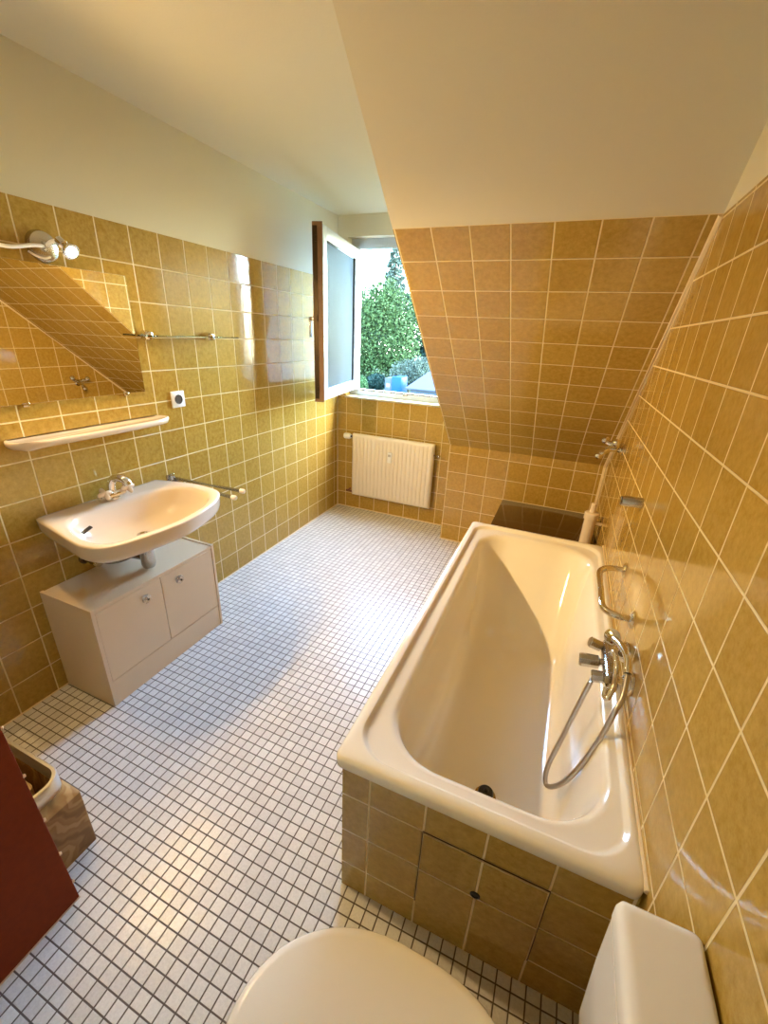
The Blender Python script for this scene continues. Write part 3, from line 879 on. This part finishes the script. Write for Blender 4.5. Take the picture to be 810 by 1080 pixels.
# ------------------------------------------------------------------ bin and leaning board at the lower left
bn = thing('storage_bin', 'tan marbled bin with a chrome rim behind the red-brown board', 'bin', (.42, -.83, 0.0))
bm = NB()
loft(bm, [rrect(.10, .750, -1.02, -.648, .006, 0.0, 4), rrect(.10, .750, -1.02, -.648, .006, .232, 4), rrect(.104, .746, -1.016, -.652, .006, .236, 4), rrect(.125, .700, -1.00, -.670, .04, .250, 4), rrect(.145, .685, -.985, -.690, .04, .12, 4), rrect(.16, .66, -.97, -.70, .04, .118, 4)])
obj('bin_body', bm, 'bin_marble', bn, angle=40)
bm = NB()
loft(bm, [rrect(.120, .712, -1.005, -.654, .055, .244, 12), rrect(.120, .712, -1.005, -.654, .055, .297, 12), rrect(.123, .709, -1.002, -.657, .052, .301, 12), rrect(.131, .701, -.994, -.665, .048, .301, 12), rrect(.134, .698, -.991, -.668, .046, .244, 12)], False, False)
o = obj('chrome_rim', bm, 'alu', bn, angle=50); o['label'] = 'chrome rim with rounded corners'
bm = NB()
loft(bm, [rrect(.17, .640, -.96, -.706, .02, .119, 4), rrect(.17, .640, -.96, -.706, .02, .262, 4), rrect(.175, .635, -.955, -.711, .018, .265, 4)])
obj('inner_tray', bm, 'bin_tan', bn)

bd = thing('wooden_board', 'upright red-brown board with pale pins along its edge at the lower left', 'board', (.84, -1.0, 0.0))
def lean(bm):
    for v in bm.verts:
        v.co.x -= .070 * v.co.z
bm = NB(); box(bm, .838, .856, -1.30, -.775, 0.004, 1.02, .0015, 1); lean(bm); obj('panel', bm, 'board', bd)
bm = NB(); box(bm, .8385, .857, -1.30, -.774, 0.0, 0.004); obj('edge_band', bm, 'pin', bd, smooth=False)
for z in (.070, .195, .337, .504, .666, .83, .96):
    bm = NB(); lathe(bm, (.852 - .070 * z, -.7755, z), (.3, 1, 0), [(0, .005), (.004, .005), (.006, .003)], 10); obj('pin', bm, 'pin', bd)

# ------------------------------------------------------------------ outside the window
GZ = -4.4
bm = NB(); box(bm, -90, 60, 12, 110, GZ - 0.3, GZ)
g_ = struct('ground', bm, 'grass')
rnd = random.Random(5)
def leaf_cloud(name, m, parent, blobs, count, size):
    vs, fs = [], []
    org = root_org(parent)
    tot = sum(b[3] * b[4] for b in blobs)
    for (cx, cy, cz, rx, rz) in blobs:
        for _ in range(int(count * rx * rz / tot)):
            while True:
                d = Vector((rnd.uniform(-1, 1), rnd.uniform(-1, 1), rnd.uniform(-1, 1)))
                if 0.1 < d.length < 1:
                    break
            d = d.normalized() * (0.55 + 0.5 * rnd.random())
            p = Vector((cx + d.x * rx, cy + d.y * rx, cz + d.z * rz)) - org
            a = Vector((rnd.gauss(0, 1), rnd.gauss(0, 1), rnd.gauss(0, 1))).normalized()
            b = a.cross(Vector((rnd.gauss(0, 1), rnd.gauss(0, 1), rnd.gauss(0, 1)))).normalized()
            s = size * rnd.uniform(.5, 1.3)
            i = len(vs)
            vs += [p - a * s, p - b * s * .6, p + a * s, p + b * s * .6]
            fs.append((i, i + 1, i + 2, i + 3))
    me = bpy.data.meshes.new(name)
    me.from_pydata(vs, [], fs)
    me.materials.append(M[m])
    o = bpy.data.objects.new(name, me)
    C.objects.link(o)
    o.parent = parent
    return o
def tree(label, x, y, blobs, m, count, size, th, tr_=.3):
    t = thing('garden_tree', label, 'tree', (x, y, GZ), 'trees outside the window')
    bm = NB(); tube(bm, [(x, y, GZ), (x + .1, y, GZ + th * .5), (x, y, GZ + th)], tr_, 10, rs=[tr_, tr_ * .8, tr_ * .4]); obj('trunk', bm, 'bark', t)
    leaf_cloud('crown', m, t, [(x + a, y + b, GZ + c, d, e) for a, b, c, d, e in blobs], count, size)
def at(rx, y):
    return 1.9 + rx * (y + 1.1)
def sb(k, bl):
    return [tuple(v * k for v in b) for b in bl]
y = 54
tree('light green broad tree filling the middle of the window view', at(-.43, y), y, sb(1.17, [(0, 0, 5, 4.4, 3.4), (-1, -.5, 7.6, 3.2, 2.6), (1.0, 0, 7.2, 3.0, 2.6), (0, 0, 9.3, 1.9, 1.6), (-3, 0, 3.4, 2.6, 2.6), (2.4, -1, 3.4, 2.4, 2.4), (0, 0, 1.7, 3.6, 1.9), (0, 0.4, 3.0, 4.0, 1.7), (-3.6, 0, 1.5, 2.2, 1.7), (3.0, 0, 1.6, 2.2, 1.7)]), 'foliage_light', 30000, .17, 9)
y = 76
tree('tall thin grey green conifer behind the light green tree', at(-.405, y), y, sb(1.3, [(0, 0, 16.8 - k * 1.25, .35 + .27 * k, .9) for k in range(11)]), 'foliage_grey', 9000, .26, 20)
y = 66
tree('dark blue green tree at the right of the window view', at(-.325, y), y, sb(1.3, [(0, 0, 5, 3.2, 3.0), (-.3, 0, 8, 2.4, 2.4), (.2, 0, 10.4, 1.5, 1.6), (1.5, 0, 3, 2.4, 2.4)]), 'foliage_dark', 12000, .22, 11)
y = 90
tree('mid green tree far at the left edge of the window opening', at(-.52, y), y, sb(1.5, [(0, 0, 5, 4.5, 3.6), (0, 0, 8, 3.0, 2.4), (3, 0, 5.6, 3, 3)]), 'foliage_mid', 9000, .34, 12)
y = 45
sh = thing('grey_shrub', 'greyish spreading shrub just behind the pale roof outside', 'shrub', (at(-.355, y), y, GZ))
bm = NB(); tube(bm, [(at(-.355, y), y, GZ), (at(-.355, y), y, GZ + 1.4)], .12, 8); obj('stem', bm, 'bark', sh)
leaf_cloud('shrub_crown', 'foliage_grey', sh, [(at(-.365, y), y, GZ + 1.9, 1.9, 1.7), (at(-.33, y), y, GZ + 2.4, 1.7, 1.6)], 7000, .11)
for rx, y, m, h, lab in ((-.50, 39, 'foliage_mid', 1.5, 'low green hedge bush at the bottom left of the window view'), (-.442, 44, 'foliage_dark', 1.3, 'low dark bush left of the blue hut outside')):
    hb = thing('hedge_bush', lab, 'shrub', (at(rx, y), y, GZ))
    bm = NB(); tube(bm, [(at(rx, y), y, GZ), (at(rx, y), y, GZ + .8)], .08, 8); obj('stem', bm, 'bark', hb)
    leaf_cloud('bush_crown', m, hb, [(at(rx, y), y, GZ + h * .75, 1.25, h * .75)], 4000, .10)
y = 38
hx = at(-.4, y)
hut = thing('blue_hut', 'small blue and white hut far outside at the foot of the trees', 'hut', (hx, y, GZ))
bm = NB(); box(bm, hx - .75, hx - .02, y, y + 1.6, GZ, GZ + 2.2, .03); obj('white_front', bm, 'render_white', hut)
bm = NB(); box(bm, hx, hx + .95, y - .1, y + 1.7, GZ, GZ + 2.35, .03); o = obj('blue_side', bm, 'blue_paint', hut); o['label'] = 'blue side wall'
bm = NB(); box(bm, hx - .58, hx - .18, y - .03, y + .02, GZ + .9, GZ + 1.7, .01); obj('window', bm, 'dark_glass', hut)
bx = at(-.345, 37)
ann = thing('pale_outbuilding', 'low outbuilding with a pale pitched roof beyond the window', 'outbuilding', (bx + 2, 38, GZ))
bm = NB(); box(bm, bx - .2, bx + 6, 37, 41, GZ, GZ + 1.55); obj('wall', bm, 'render_white', ann, smooth=False)
bm = NB(); prism(bm, [(bx - .6, 36.6, GZ + 1.5), (bx + 6.3, 36.6, GZ + 1.5), (bx + 6.3, 39.2, GZ + 3.2), (bx + 1.2, 39.2, GZ + 3.2)], (0, 0, .1)); prism(bm, [(bx - .6, 41.6, GZ + 1.5), (bx + 6.3, 41.6, GZ + 1.5), (bx + 6.3, 39.2, GZ + 3.2), (bx + 1.2, 39.2, GZ + 3.2)], (0, 0, .1)); obj('roof', bm, 'roof_pale', ann, smooth=False)
